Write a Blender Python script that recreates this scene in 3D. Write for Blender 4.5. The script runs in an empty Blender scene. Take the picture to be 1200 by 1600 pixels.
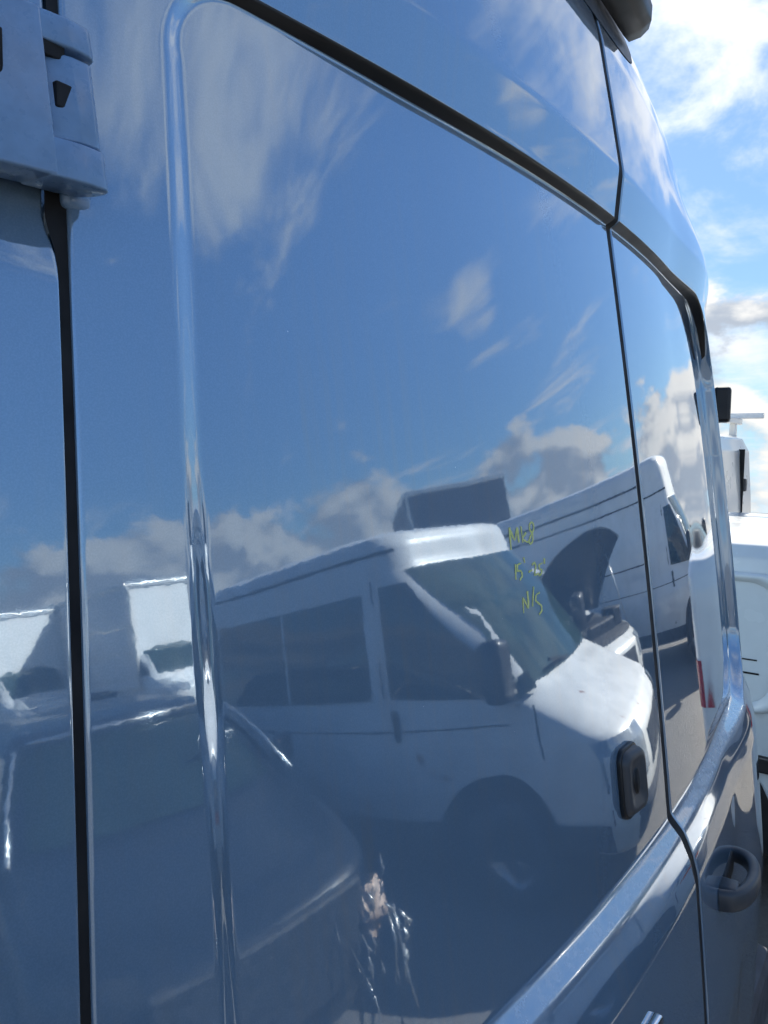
import bpy, bmesh, math, random
import numpy as np
from mathutils import Vector, Matrix
R = math.radians
random.seed(7); rng = np.random.default_rng(7)
SC = bpy.context.scene
COL = SC.collection
HC = 1.85                                   # eye height of the photographer above the yard

# ------------------------------------------------------------------ camera
def make_camera():
    yaw, pitch, roll = R(34.33), R(-4.5), R(0.69)
    f = Vector((math.cos(yaw)*math.cos(pitch), math.sin(yaw)*math.cos(pitch), math.sin(pitch)))
    r = f.cross(Vector((0, 0, 1))).normalized(); u = r.cross(f)
    c, s = math.cos(roll), math.sin(roll)
    r2, u2 = c*r + s*u, -s*r + c*u
    cam = bpy.data.cameras.new('camera'); o = bpy.data.objects.new('camera', cam); COL.objects.link(o)
    m = Matrix((r2, u2, -f)).transposed().to_4x4(); m.translation = Vector((0, -0.3344, HC)); o.matrix_world = m
    cam.sensor_fit = 'VERTICAL'; cam.sensor_height = 36.0; cam.sensor_width = 27.0
    cam.lens = 1202/1600*36.0; cam.clip_start = 0.02; cam.clip_end = 2000
    SC.camera = o
make_camera()

# ------------------------------------------------------------------ sky, sun, exposure
SUN_AZ, SUN_EL = R(30), R(36)               # azimuth from +x towards +y
SUN = Vector((math.cos(SUN_AZ)*math.cos(SUN_EL), math.sin(SUN_AZ)*math.cos(SUN_EL), math.sin(SUN_EL)))
class NT:
    def __init__(s, tree): s.t = tree; s.n = tree.nodes; s.l = tree.links
    def node(s, typ, **kw):
        n = s.n.new(typ)
        for k, v in kw.items(): setattr(n, k, v)
        return n
    def put(s, sock, v):
        if isinstance(v, bpy.types.NodeSocket): s.l.new(v, sock)
        elif isinstance(v, (int, float)):
            sock.default_value = v
        else:
            v = tuple(v)
            sock.default_value = v + (1.0,) if len(sock.default_value) == 4 and len(v) == 3 else v
    def math(s, op, a, b=0.0, c=0.0, clamp=False):
        n = s.node('ShaderNodeMath', operation=op, use_clamp=clamp)
        for i, v in enumerate((a, b, c)): s.put(n.inputs[i], v)
        return n.outputs[0]
    def vmath(s, op, a, b=None):
        n = s.node('ShaderNodeVectorMath', operation=op); s.put(n.inputs[0], a)
        if b is not None: s.put(n.inputs[1], b)
        return n.outputs['Value'] if op in ('DOT_PRODUCT', 'LENGTH') else n.outputs[0]
    def smooth(s, v, a, b, lo=0.0, hi=1.0):
        n = s.node('ShaderNodeMapRange', interpolation_type='SMOOTHSTEP')
        for k, x in zip(('Value', 'From Min', 'From Max', 'To Min', 'To Max'), (v, a, b, lo, hi)): s.put(n.inputs[k], x)
        return n.outputs[0]
    def mix(s, f, a, b, blend='MIX'):
        n = s.node('ShaderNodeMix', data_type='RGBA', blend_type=blend)
        s.put(n.inputs['Factor'], f); s.put(n.inputs[6], a); s.put(n.inputs[7], b)
        return n.outputs[2]
    def noise(s, vec, scale, detail=4, rough=0.55, dist=0.0, out='Fac', lac=2.0):
        n = s.node('ShaderNodeTexNoise'); s.put(n.inputs['Vector'], vec)
        for k, x in (('Scale', scale), ('Detail', detail), ('Roughness', rough), ('Distortion', dist), ('Lacunarity', lac)): n.inputs[k].default_value = x
        return n.outputs[out]
    def mapping(s, vec, scale=(1, 1, 1), loc=(0, 0, 0), rot=(0, 0, 0)):
        n = s.node('ShaderNodeMapping'); s.put(n.inputs['Vector'], vec)
        n.inputs['Scale'].default_value = scale; n.inputs['Location'].default_value = loc; n.inputs['Rotation'].default_value = rot
        return n.outputs[0]

CLOUDS = [(-52, 34, 3, 17, 0.13), (-35.5, 20, 1, 4, 0.07), (-27, 12.5, 2, 8, 0.05), (-33, 27, 3, 9, -0.05), (-27, 18.5, 2, 7, -0.07), (-48, 22, 4, 13, -0.10), (-75, 22, 6, 16, -0.09)]
def make_world():
    w = bpy.data.worlds.new('World'); SC.world = w; w.use_nodes = True
    t = NT(w.node_tree); t.n.clear()
    out = t.node('ShaderNodeOutputWorld'); bg = t.node('ShaderNodeBackground'); t.l.new(bg.outputs[0], out.inputs[0])
    sky = t.node('ShaderNodeTexSky', sky_type='NISHITA', sun_disc=False, sun_elevation=SUN_EL, sun_rotation=math.pi/2 - SUN_AZ,
                 air_density=1.0, dust_density=0.15, ozone_density=1.5)
    d = t.vmath('NORMALIZE', t.node('ShaderNodeTexCoord').outputs['Generated'])
    sp = t.node('ShaderNodeSeparateXYZ'); t.l.new(d, sp.inputs[0]); z = sp.outputs[2]
    el = t.math('MAXIMUM', z, 0.0)
    sv = t.node('ShaderNodeCombineXYZ'); t.put(sv.inputs[0], sp.outputs[0]); t.put(sv.inputs[1], sp.outputs[1]); t.put(sv.inputs[2], t.math('MAXIMUM', z, 0.09))
    t.l.new(t.vmath('NORMALIZE', sv.outputs[0]), sky.inputs['Vector'])                # the yard stands high: sky goes on a little below eye level
    # flat layer coordinates for high cloud
    inv = t.math('DIVIDE', 1.0, t.math('ADD', el, 0.16))
    cv = t.node('ShaderNodeCombineXYZ'); t.put(cv.inputs[0], t.math('MULTIPLY', sp.outputs[0], inv)); t.put(cv.inputs[1], t.math('MULTIPLY', sp.outputs[1], inv))
    P = cv.outputs[0]
    sd = t.math('MAXIMUM', t.vmath('DOT_PRODUCT', d, tuple(SUN)), 0.0)
    near = t.math('POWER', sd, 4.0)                                     # towards the sun
    def blob(az, elv, inner, outer):
        c = (math.cos(R(az))*math.cos(R(elv)), math.sin(R(az))*math.cos(R(elv)), math.sin(R(elv)))
        return t.smooth(t.vmath('DOT_PRODUCT', d, c), math.cos(R(outer)), math.cos(R(inner)))
    # wisps
    wv = t.mapping(P, (1.3, 0.55, 1), (3.1, 1.7, 0), (0, 0, R(25)))
    n1 = t.noise(wv, 2.3, 5, 0.64, 0.7)
    nI = t.noise(t.mapping(d, (1, 1, 1.5), (0.7, 0.2, 0.9)), 6.0, 6, 0.60, 0.2)
    n1 = t.math('ADD', n1, t.math('MULTIPLY', t.smooth(near, 0.15, 0.6), t.math('SUBTRACT', nI, n1)))
    n2 = t.noise(t.mapping(P, (1, 1, 1), (7.3, 2.2, 0.4)), 0.75, 2, 0.5)
    cov = t.math('ADD', t.math('MULTIPLY', n1, 0.70), t.math('MULTIPLY', n2, 0.35))
    cov = t.math('ADD', cov, t.math('MULTIPLY', near, 0.135))
    for az, elv, i, o, k in CLOUDS:
        cov = t.math('ADD', cov, t.math('MULTIPLY', blob(az, elv, i, o), k))
    wis = t.smooth(cov, 0.53, 0.72, 0.0, 0.92)
    # cumulus bank above the horizon
    cm = t.mapping(d, (1, 1, 2.0), (1.9, 4.4, 0.3))
    c1 = t.noise(cm, 4.6, 6, 0.56, 0.15)
    cc = t.math('SUBTRACT', c1, t.smooth(el, 0.05, 0.25, -0.11, 0.19))
    cum = t.smooth(cc, 0.475, 0.56, 0.0, 0.95)
    # light on cloud: bright tops, grey bases, glare towards the sun
    c2 = t.noise(t.vmath('ADD', cm, (0.018, 0.018, 0.05)), 4.6, 3, 0.56, 0.15)
    shade = t.smooth(t.math('SUBTRACT', c1, c2), -0.07, 0.07)
    glare = t.math('ADD', 1.0, t.math('MULTIPLY', t.math('POWER', sd, 8.0), 0.5))
    ccol = t.mix(shade, (2.1, 2.35, 2.75), (4.6, 4.5, 4.3))
    ccol = t.mix(1.0, ccol, glare, 'MULTIPLY')
    wcol = t.mix(1.0, (4.4, 4.5, 4.7), glare, 'MULTIPLY')
    base = t.mix(1.0, sky.outputs[0], (0.80, 0.97, 1.13), 'MULTIPLY')
    base = t.mix(1.0, base, t.math('MULTIPLY', t.smooth(el, 0.0, 0.55, 0.55, 1.05), t.math('SUBTRACT', 1.0, t.math('MULTIPLY', t.math('POWER', sd, 3.0), 0.45))), 'MULTIPLY')
    c = t.mix(wis, base, wcol)
    c = t.mix(cum, c, ccol)
    t.put(bg.inputs['Color'], c); bg.inputs['Strength'].default_value = 0.088
    w.cycles.sampling_method = 'MANUAL'; w.cycles.sample_map_resolution = 256
make_world()
def make_sun():
    l = bpy.data.lights.new('sun', 'SUN'); l.energy = 5.0; l.angle = R(0.53); l.color = (1.0, 0.95, 0.86)
    o = bpy.data.objects.new('sun', l); COL.objects.link(o); o.rotation_euler = (-SUN).to_track_quat('-Z', 'Y').to_euler()
make_sun()
SC.view_settings.view_transform = 'Standard'; SC.view_settings.look = 'None'
SC.view_settings.gamma = 1; SC.view_settings.use_curve_mapping = False
SC.view_settings.exposure = 1.3
SC.cycles.use_adaptive_sampling = True; SC.cycles.adaptive_threshold = 0.03
SC.cycles.max_bounces = 8; SC.cycles.glossy_bounces = 5; SC.cycles.diffuse_bounces = 3
SC.cycles.caustics_reflective = False; SC.cycles.caustics_refractive = False

# ------------------------------------------------------------------ materials
MATS = {}
def new_mat(name):
    m = bpy.data.materials.new(name); m.use_nodes = True
    t = NT(m.node_tree); b = t.n['Principled BSDF']; MATS[name] = m
    return m, t, b
def simple(name, col, rough=0.5, metal=0.0, spec=0.5, coat=0.0, var=0.12, scale=9.0, bump=0.0, bscale=120.0, trans=0.0, ior=1.5):
    m, t, b = new_mat(name)
    co = t.node('ShaderNodeTexCoord').outputs['Object']
    n = t.noise(co, scale, 5, 0.6)
    lo = tuple(c*(1-var) for c in col); hi = tuple(min(1, c*(1+var)) for c in col)
    t.put(b.inputs['Base Color'], t.mix(t.smooth(n, 0.3, 0.7), lo, hi))
    b.inputs['Metallic'].default_value = metal
    t.put(b.inputs['Roughness'], t.smooth(t.noise(co, scale*2.3, 3), 0.2, 0.8, max(0, rough*0.8), min(1, rough*1.2)))
    b.inputs['Specular IOR Level'].default_value = spec
    b.inputs['Coat Weight'].default_value = coat; b.inputs['Coat Roughness'].default_value = 0.04
    b.inputs['Transmission Weight'].default_value = trans; b.inputs['IOR'].default_value = ior
    if bump:
        bn = t.node('ShaderNodeBump'); bn.inputs['Strength'].default_value = 1.0; bn.inputs['Distance'].default_value = bump
        t.put(bn.inputs['Height'], t.noise(co, bscale, 3)); t.l.new(bn.outputs[0], b.inputs['Normal'])
    return m
def blue_paint():
    m, t, b = new_mat('blue_grey_metallic_paint')
    co = t.node('ShaderNodeTexCoord').outputs['Object']
    # thin film of dust washed into vertical streaks, denser low down on the panels by patches
    st = t.noise(t.mapping(co, (75, 20, 1.6)), 1.0, 5, 0.65)
    pat = t.noise(co, 2.3, 4, 0.6)
    dust = t.math('MULTIPLY', t.smooth(st, 0.42, 0.8), t.smooth(pat, 0.35, 0.7, 0.15, 1.0))
    fine = t.noise(co, 900, 2, 0.5)
    # pin-prick stone chips
    vo = t.node('ShaderNodeTexVoronoi'); t.put(vo.inputs['Vector'], co); vo.inputs['Scale'].default_value = 34
    pick = t.node('ShaderNodeSeparateColor'); t.l.new(vo.outputs['Color'], pick.inputs[0])
    chip = t.math('MULTIPLY', t.math('LESS_THAN', vo.outputs['Distance'], 0.022), t.math('GREATER_THAN', pick.outputs[0], 0.86))
    base = t.mix(t.smooth(fine, 0.35, 0.7), (0.212, 0.328, 0.452), (0.242, 0.362, 0.494))
    base = t.mix(t.math('MULTIPLY', dust, 0.42), base, (0.36, 0.36, 0.35))
    base = t.mix(chip, base, (0.7, 0.72, 0.74))
    gn = t.node('ShaderNodeSeparateXYZ'); t.l.new(t.node('ShaderNodeNewGeometry').outputs['Normal'], gn.inputs[0])
    ledge = t.math('MULTIPLY', t.smooth(gn.outputs[2], 0.28, 0.75), t.smooth(t.noise(co, 60, 4, 0.7), 0.25, 0.7, 0.35, 0.75))   # dust settled on ledges
    base = t.mix(ledge, base, (0.50, 0.52, 0.56))
    t.put(b.inputs['Base Color'], base)
    b.inputs['Metallic'].default_value = 0.40
    t.put(b.inputs['Roughness'], t.math('ADD', t.math('ADD', 0.035, t.math('MULTIPLY', dust, 0.05)), t.math('MULTIPLY', ledge, 0.4)))
    b.inputs['Coat Weight'].default_value = 1.0; b.inputs['Coat IOR'].default_value = 1.95; b.inputs['Coat Roughness'].default_value = 0.0
    # orange peel of the lacquer
    b1 = t.node('ShaderNodeBump'); b1.inputs['Strength'].default_value = 1.0; b1.inputs['Distance'].default_value = 7.0e-6
    t.put(b1.inputs['Height'], t.noise(co, 210, 1, 0.5))
    b2 = t.node('ShaderNodeBump'); b2.inputs['Strength'].default_value = 1.0; b2.inputs['Distance'].default_value = 1.1e-4
    t.put(b2.inputs['Height'], t.noise(co, 7.0, 1, 0.5)); t.l.new(b1.outputs[0], b2.inputs['Normal'])
    t.l.new(b2.outputs[0], b.inputs['Normal']); t.l.new(b2.outputs[0], b.inputs['Coat Normal'])
    return m
BLUE = blue_paint()
HINGE = simple('speckled_hinge_paint', (0.18, 0.295, 0.460), 0.30, coat=0.4, var=0.10, scale=60, bump=4e-5, bscale=500)
BLACKGAP = simple('black_seal_and_hollow_shade', (0.006, 0.006, 0.007), 0.8)  # rubber seals and seams, also the painted shade of hollows
PLASTIC = simple('dark_grey_grained_plastic', (0.065, 0.066, 0.070), 0.45, bump=2e-5, bscale=1400, var=0.2)
BLACKPL = simple('black_plastic', (0.015, 0.015, 0.016), 0.4, bump=1e-5, bscale=900)
CHROME = simple('chrome_trim', (0.75, 0.76, 0.78), 0.05, metal=1.0, var=0.03)
def ink():
    m, t, b = new_mat('yellow_green_paint_pen'); co = t.node('ShaderNodeTexCoord').outputs['Object']
    t.put(b.inputs['Base Color'], t.mix(t.noise(co, 400, 3), (0.62, 0.68, 0.16), (0.85, 0.86, 0.32))); b.inputs['Roughness'].default_value = 0.5
    t.put(b.inputs['Alpha'], t.smooth(t.noise(co, 520, 3, 0.7), 0.28, 0.48, 0.55, 1.0)); return m
INK = ink()
WHITE = simple('white_van_paint', (0.74, 0.74, 0.71), 0.25, coat=0.6, var=0.05, scale=3)
WHITE3 = simple('dull_white_minibus_paint', (0.56, 0.56, 0.54), 0.4, coat=0.15, var=0.10, scale=4)
def rusty():
    m = MATS['dull_white_minibus_paint']; t = NT(m.node_tree); b = t.n['Principled BSDF']
    co = t.node('ShaderNodeTexCoord').outputs['Object']; old = b.inputs['Base Color'].links[0].from_socket
    r = t.smooth(t.noise(co, 3.4, 5, 0.65), 0.66, 0.72); t.put(b.inputs['Base Color'], t.mix(r, old, (0.22, 0.085, 0.035)))
rusty()
WHITE2 = simple('off_white_van_paint', (0.66, 0.66, 0.63), 0.3, coat=0.5, var=0.07, scale=2)
NAVY = simple('dark_blue_car_paint', (0.006, 0.009, 0.016), 0.4, spec=0.25, coat=0.2, var=0.2)
RED = simple('red_car_paint', (0.22, 0.012, 0.015), 0.2, coat=1.0)
DGREY = simple('dark_grey_car_paint', (0.03, 0.032, 0.036), 0.2, coat=1.0)
GLASS = simple('tinted_vehicle_glass', (0.012, 0.020, 0.020), 0.02, spec=0.6, var=0.1)
GREENGLASS = simple('green_tinted_windscreen', (0.022, 0.040, 0.036), 0.03, spec=0.6, var=0.3, scale=3)
DARKGLASS = simple('dark_dusty_windscreen', (0.010, 0.018, 0.018), 0.12, spec=0.2, var=0.4, scale=3)
TYRE = simple('tyre_rubber', (0.045, 0.045, 0.046), 0.8, bump=5e-4, bscale=60)
RIM = simple('grey_steel_rim', (0.28, 0.28, 0.29), 0.35, metal=0.6)
BUMPER = simple('weathered_grey_bumper_plastic', (0.09, 0.09, 0.095), 0.6, var=0.25)
LAMP = simple('headlamp_lens', (0.35, 0.38, 0.4), 0.05, metal=0.5, spec=0.8)
ORANGE = simple('orange_indicator_lens', (0.6, 0.12, 0.02), 0.2)
REDLENS = simple('red_lamp_lens', (0.35, 0.01, 0.012), 0.15)
ENGINE = simple('greasy_engine_metal', (0.03, 0.03, 0.032), 0.5, metal=0.3, var=0.5, scale=30)
ALU = simple('bare_aluminium', (0.6, 0.6, 0.58), 0.35, metal=0.9, var=0.2)
BOXSIDE = simple('white_box_body_panel', (0.80, 0.80, 0.77), 0.4, var=0.05, scale=1.5)
GREYBOX = simple('grey_box_body_panel', (0.16, 0.165, 0.18), 0.5, var=0.15, scale=1.5)
BEIGE = simple('peach_plastic', (0.42, 0.31, 0.24), 0.6, var=0.5, scale=25)

def ground_mat():
    m, t, b = new_mat('gravelly_yard_surface')
    co = t.node('ShaderNodeTexCoord').outputs['Object']
    a = t.noise(co, 0.35, 6, 0.6); f = t.noise(co, 45, 5, 0.7)
    c = t.mix(t.smooth(a, 0.35, 0.65), (0.085, 0.080, 0.073), (0.16, 0.15, 0.135))
    c = t.mix(t.smooth(f, 0.3, 0.75), c, (0.16, 0.15, 0.135)); t.put(b.inputs['Base Color'], c)
    t.put(b.inputs['Roughness'], t.smooth(a, 0.3, 0.6, 0.55, 0.95))
    bn = t.node('ShaderNodeBump'); bn.inputs['Distance'].default_value = 0.02; t.put(bn.inputs['Height'], f); t.l.new(bn.outputs[0], b.inputs['Normal'])
    return m
GROUND = ground_mat()

# ------------------------------------------------------------------ mesh helpers
def link(name, me, mat, parent=None, smooth=True):
    o = bpy.data.objects.new(name, me); COL.objects.link(o)
    if mat: me.materials.append(mat)
    if parent: o.parent = parent
    if smooth: me.polygons.foreach_set('use_smooth', [True]*len(me.polygons))
    me.update(); return o
def from_py(name, v, f, mat, parent=None, smooth=True):
    me = bpy.data.meshes.new(name); me.from_pydata([tuple(map(float, p)) for p in v], [], f); me.validate()
    return link(name, me, mat, parent, smooth)
def grid(name, X, Y, Z, mat, parent=None, flip=False, closed=False):
    X, Y, Z = np.broadcast_arrays(X, Y, Z); n, m = X.shape
    co = np.stack([X, Y, Z], -1).reshape(-1, 3).astype(np.float32)
    i = np.arange(n-1)[:, None]; j = np.arange(m if closed else m-1)[None, :]; j2 = (j+1) % m
    q = np.stack([i*m+j, i*m+j2, (i+1)*m+j2, (i+1)*m+j], -1).reshape(-1, 4)
    if flip: q = q[:, ::-1]
    me = bpy.data.meshes.new(name); me.vertices.add(len(co)); me.vertices.foreach_set('co', co.ravel())
    me.loops.add(q.size); me.loops.foreach_set('vertex_index', q.ravel().astype(np.int32))
    me.polygons.add(len(q)); me.polygons.foreach_set('loop_start', np.arange(0, q.size, 4, dtype=np.int32))
    me.update(calc_edges=True)
    return link(name, me, mat, parent)
def bm_obj(name, bm, mat, parent=None, smooth=False):
    bmesh.ops.recalc_face_normals(bm, faces=bm.faces)
    me = bpy.data.meshes.new(name); bm.to_mesh(me); bm.free(); return link(name, me, mat, parent, smooth)
def add_box(bm, c, s, rot=None, bevel=0.0, seg=2):
    r = bmesh.ops.create_cube(bm, size=1.0); vs = r['verts']
    M = Matrix.Translation(c) @ (rot.to_4x4() if rot is not None else Matrix.Identity(4)) @ Matrix.Diagonal((*s, 1))
    bmesh.ops.transform(bm, matrix=M, verts=vs)
    if bevel:
        es = list({e for v in vs for e in v.link_edges}); bmesh.ops.bevel(bm, geom=es, offset=bevel, segments=seg, profile=0.5, affect='EDGES')
def box(name, c, s, mat, parent=None, bevel=0.0, rot=None, smooth=False, seg=2):
    bm = bmesh.new(); add_box(bm, c, s, rot, bevel, seg); return bm_obj(name, bm, mat, parent, smooth)
def tube(name, pts, rad, mat, parent=None, n=10):
    pts = [Vector(p) for p in pts]; v = []; f = []
    rads = rad if isinstance(rad, (list, tuple)) else [rad]*len(pts)
    for k, p in enumerate(pts):
        d = (pts[min(k+1, len(pts)-1)] - pts[max(k-1, 0)]).normalized()
        a = d.cross(Vector((0.31, 0.2, 0.93))).normalized(); b = d.cross(a)
        for i in range(n):
            t = 2*math.pi*i/n; v.append(p + rads[k]*(math.cos(t)*a + math.sin(t)*b))
    for k in range(len(pts)-1):
        for i in range(n): f.append((k*n+i, k*n+(i+1) % n, (k+1)*n+(i+1) % n, (k+1)*n+i))
    f.append(tuple(range(n))[::-1]); f.append(tuple((len(pts)-1)*n+i for i in range(n)))
    return from_py(name, v, f, mat, parent)
def extrude_poly(name, P, plane_fn, d0, d1, mat, parent=None, bevel=0.0, seg=2):
    """2-D outline P, mapped by plane_fn(u, v, depth); prism between two depths"""
    bm = bmesh.new(); n = len(P)
    a = [bm.verts.new(plane_fn(u, v, d0)) for u, v in P]; b = [bm.verts.new(plane_fn(u, v, d1)) for u, v in P]
    fa = bm.faces.new(a[::-1]); fb = bm.faces.new(b)
    for i in range(n): bm.faces.new((a[i], a[(i+1) % n], b[(i+1) % n], b[i]))
    if bevel:
        es = list(fb.edges); bmesh.ops.bevel(bm, geom=es, offset=bevel, segments=seg, profile=0.5, affect='EDGES')
    return bm_obj(name, bm, mat, parent)
def empty(name, loc, rz=0.0, label=None, cat=None, group=None):
    o = bpy.data.objects.new(name, None); COL.objects.link(o); o.location = loc; o.rotation_euler = (0, 0, rz); o.empty_display_size = 0.2
    if label: o['label'] = label
    if cat: o['category'] = cat
    if group: o['group'] = group
    return o

# ------------------------------------------------------------------ ground
def ground():
    """level yard on a hilltop; the land falls away beyond it"""
    rr = np.array([0.0, 10, 24, 40, 60, 90, 140, 220, 340, 520, 800, 1200])[:, None]; th = np.linspace(0, 2*math.pi, 72, endpoint=False)[None, :]
    drop = -np.interp(rr, [0, 24, 1200], [0, 0, 108.0])
    o = grid('ground', rr*np.cos(th), rr*np.sin(th), drop + 0*th, GROUND, closed=True); o['kind'] = 'structure'
ground()

# ------------------------------------------------------------------ the blue van (rear end)
XC = 1.1906; BOW = 0.1121; TILT = 0.147; CZ = 0.0294
def sstep(a, b, x):
    t = np.clip((x-a)/(b-a), 0, 1); return t*t*(3-2*t)
_zt = np.linspace(-1.7, 1.2, 2901)
_pt = np.interp(_zt, [-1.7, -0.90, -0.640, -0.606, -0.575, -0.570, 0.352, 0.357, 0.428, 0.50, 0.574, 0.637, 0.69, 0.76, 0.83, 0.90, 0.97, 1.2],
                     [-0.010, -0.0205, -0.0208, -0.0150, -0.0040, 0.0, 0.0, -0.0005, -0.0178, -0.0165, -0.0150, -0.0140, -0.0075, 0.008, 0.040, 0.10, 0.20, 0.9])
_k = np.exp(-0.5*(np.arange(-12, 13)/4.0)**2); _k /= _k.sum()
_pt = np.convolve(np.pad(_pt, 12, mode='edge'), _k, mode='valid')
def prof(z): return np.interp(z, _zt, _pt)
def bowl(x, z):
    zz = np.maximum(z, -0.95)
    return BOW*(x-XC)**2 + TILT*zz + CZ*zz*zz
def y_out(x, z):
    return bowl(x, z) + prof(z) - 0.030*sstep(0.35, 0.80, x-XC)*sstep(0.62, 0.45, z)
def y_in(x, z):
    return bowl(x, z) + 0.014*(1 - sstep(0.35, 0.80, x-XC)) - 0.0065*sstep(0.50, 0.80, XC-x)
def xl_rec(z): return np.where(z > 0, 0.355 + 0.075*z, 0.355 + 0.036*z)
def rec_sd(x, z):
    hw = XC - xl_rec(z); zc, hz = -0.109, 0.466
    px = np.abs(x-XC); pz = z - zc
    r = np.where(pz > 0, np.where(x > XC, 0.20, 0.075), 0.16)
    qx = px - hw + r; qz = np.abs(pz) - hz + r
    L = np.hypot(np.maximum(qx, 0), np.maximum(qz, 0))
    sd = L + np.minimum(np.maximum(qx, qz), 0) - r
    nz = np.where(L > 1e-6, np.maximum(qz, 0)/np.maximum(L, 1e-6), (qz > qx)*1.0)
    w = 0.025*(1-nz) + np.where(pz > 0, 0.011, 0.027)*nz
    return sd, w
def y_door(x, z):
    sd, w = rec_sd(x, z); t = np.clip((sd+w)/w, 0, 1)
    t = t*t*(3-2*t)
    return y_in(x, z)*(1-t) + y_out(x, z)*t
def van_pt(x, z, off=0.0, fn=y_door):
    """point on the rear of the van (z relative to eye height), moved out along -y by -off"""
    return Vector((float(x), float(fn(np.float64(x), np.float64(z))) + off, float(z) + HC))
def x_gap_left(z): return 0.2835 + 0.072*z
def x_gap_right(z): return 2*XC - x_gap_left(z)
GAP = 0.0034
ZROWS = np.unique(np.concatenate([np.linspace(-1.25, -0.66, 60), np.linspace(-0.66, -0.50, 70), np.linspace(-0.50, 0.30, 230), np.linspace(0.30, 0.46, 90), np.linspace(0.46, 0.80, 60)]))
def edge_spacing(n):
    """0..1 with points packed at both ends"""
    core = np.linspace(0, 1, n)
    return core
def panel(name, xa, xb, parent, dense=None, n=240, fold_a=True, fold_b=True, r=0.0022, depth=0.035, zr=ZROWS):
    z = zr[:, None]; A = xa(zr)[:, None]; B = xb(zr)[:, None]
    w = float(np.mean(xb(zr)-xa(zr)))
    s = np.linspace(0, 1, n)
    ends = np.array([0.0004, 0.001, 0.0018, 0.0028, 0.004, 0.0055, 0.008])/w
    extra = [s, ends, 1-ends]
    if dense is not None: extra.append((dense - float(np.mean(xa(zr))))/w)
    s = np.unique(np.clip(np.concatenate(extra), 0, 1))[None, :]
    X = A + (B-A)*s; Y = y_door(X, z)
    for fold, E in ((fold_a, X-A), (fold_b, B-X)):
        if fold:
            e = np.clip(E, 0, r); Y = Y + (r - np.sqrt(np.maximum(r*r - (r-e)**2, 0)))*(E < r)
    Zg = np.broadcast_to(z, X.shape)
    if fold_a: X = np.concatenate([X[:, :1]+0.0015, X], 1); Y = np.concatenate([Y[:, :1]+depth, Y], 1); Zg = np.concatenate([Zg[:, :1], Zg], 1)
    if fold_b: X = np.concatenate([X, X[:, -1:]-0.0015], 1); Y = np.concatenate([Y, Y[:, -1:]+depth], 1); Zg = np.concatenate([Zg, Zg[:, -1:]], 1)
    return grid(name, X, Y, Zg+HC, BLUE, parent)

van = empty('blue_van', (0, 0, 0), 0, 'blue-grey metallic panel van seen close along its two windowless rear doors', 'van')
def notch(z):                                # the opening behind the hinge, where the gap widens
    return 0.0058*(sstep(0.116, 0.145, z)*sstep(0.275, 0.262, z))
left_door = panel('rear_door', lambda z: x_gap_left(z)+GAP, lambda z: np.full_like(z, XC-0.0115), van,
                  dense=np.linspace(0.33, 0.42, 70), n=250)
left_door['label'] = 'left rear door with yellow-green handwriting'
right_door = panel('rear_door', lambda z: np.full_like(z, XC+0.0115), lambda z: x_gap_right(z)-GAP, van,
                   dense=np.linspace(1.96, 2.06, 70), n=250)
right_door['label'] = 'right rear door with pull handle'
# body: corner posts that turn into the sides
def corner_side(name, sgn):
    zr = np.unique(np.concatenate([np.linspace(-1.25, 0.80, 260)]))
    z = zr[:, None]
    xg = (x_gap_left(zr) - GAP - 1.0*notch(zr)*(1 if sgn < 0 else 0))[:, None] if sgn < 0 else (x_gap_right(zr)+GAP)[:, None]
    xe = (0.135 + 0.075*zr + 0.10*np.maximum(zr-0.4, 0)**2*3)[:, None] if sgn < 0 else (2*XC - 0.135 - 0.075*zr - 0.10*np.maximum(zr-0.4, 0)**2*3)[:, None]
    rad = 0.075
    # flat rear strip, then quarter round, then side
    s = np.unique(np.concatenate([np.linspace(0, 1, 40), np.array([.003, .008, .015, .025, .04])]))[None, :]
    xr = xe - sgn*rad
    X1 = xg + (xr-xg)*s; E = np.abs(X1-xg); r = 0.0022
    Y1 = y_out(X1, z) + (0.005*sstep(0.100, 0.140, z + 0.10*(X1-0.29)) if sgn < 0 else 0); e = np.clip(E, 0, r); Y1 = Y1 + (r-np.sqrt(np.maximum(r*r-(r-e)**2, 0)))*(E < r)
    th = np.linspace(0, math.pi/2, 16)[None, 1:]
    X2 = xr + sgn*rad*np.sin(th); Y2 = y_out(xr, z) + rad*1.25*(1-np.cos(th)) + 0.18*np.sin(th)*rad
    ys = np.array([0.25, 0.6, 1.2, 2.2, 3.4, 4.6, 5.4])[None, :]
    X3 = xe + sgn*0.0*ys + 0*ys; Y3 = np.broadcast_to(ys, X3.shape)
    X0 = xg - sgn*0.0 + 0*z; Y0 = Y1[:, :1] + 0.035
    X = np.concatenate([X0, X1, X2, X3], 1); Y = np.concatenate([Y0, Y1, Y2, Y3], 1)
    return grid(name, X, Y, np.broadcast_to(z, X.shape)+HC, BLUE, van, flip=(sgn < 0))
corner_side('side_panel', -1); corner_side('side_panel', 1)
# black channel behind the door gaps
def seal(name, xa, xb, d=0.0026):
    zr = np.linspace(-1.25, 0.80, 400); z = zr[:, None]; s = np.linspace(0, 1, 3)[None, :]
    A = xa(zr)[:, None]; B = xb(zr)[:, None]; X = A + (B-A)*s
    return grid(name, X, y_door(X, z)+d, np.broadcast_to(z, X.shape)+HC, BLACKGAP, van)
seal('door_seal', lambda z: x_gap_left(z)-GAP-notch(z)-0.0006, lambda z: x_gap_left(z)+GAP+0.0006)
seal('door_seal', lambda z: np.full_like(z, XC-0.0125), lambda z: np.full_like(z, XC+0.0125))
seal('door_seal', lambda z: x_gap_right(z)-GAP-0.001, lambda z: x_gap_right(z)+GAP+0.001)
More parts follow.
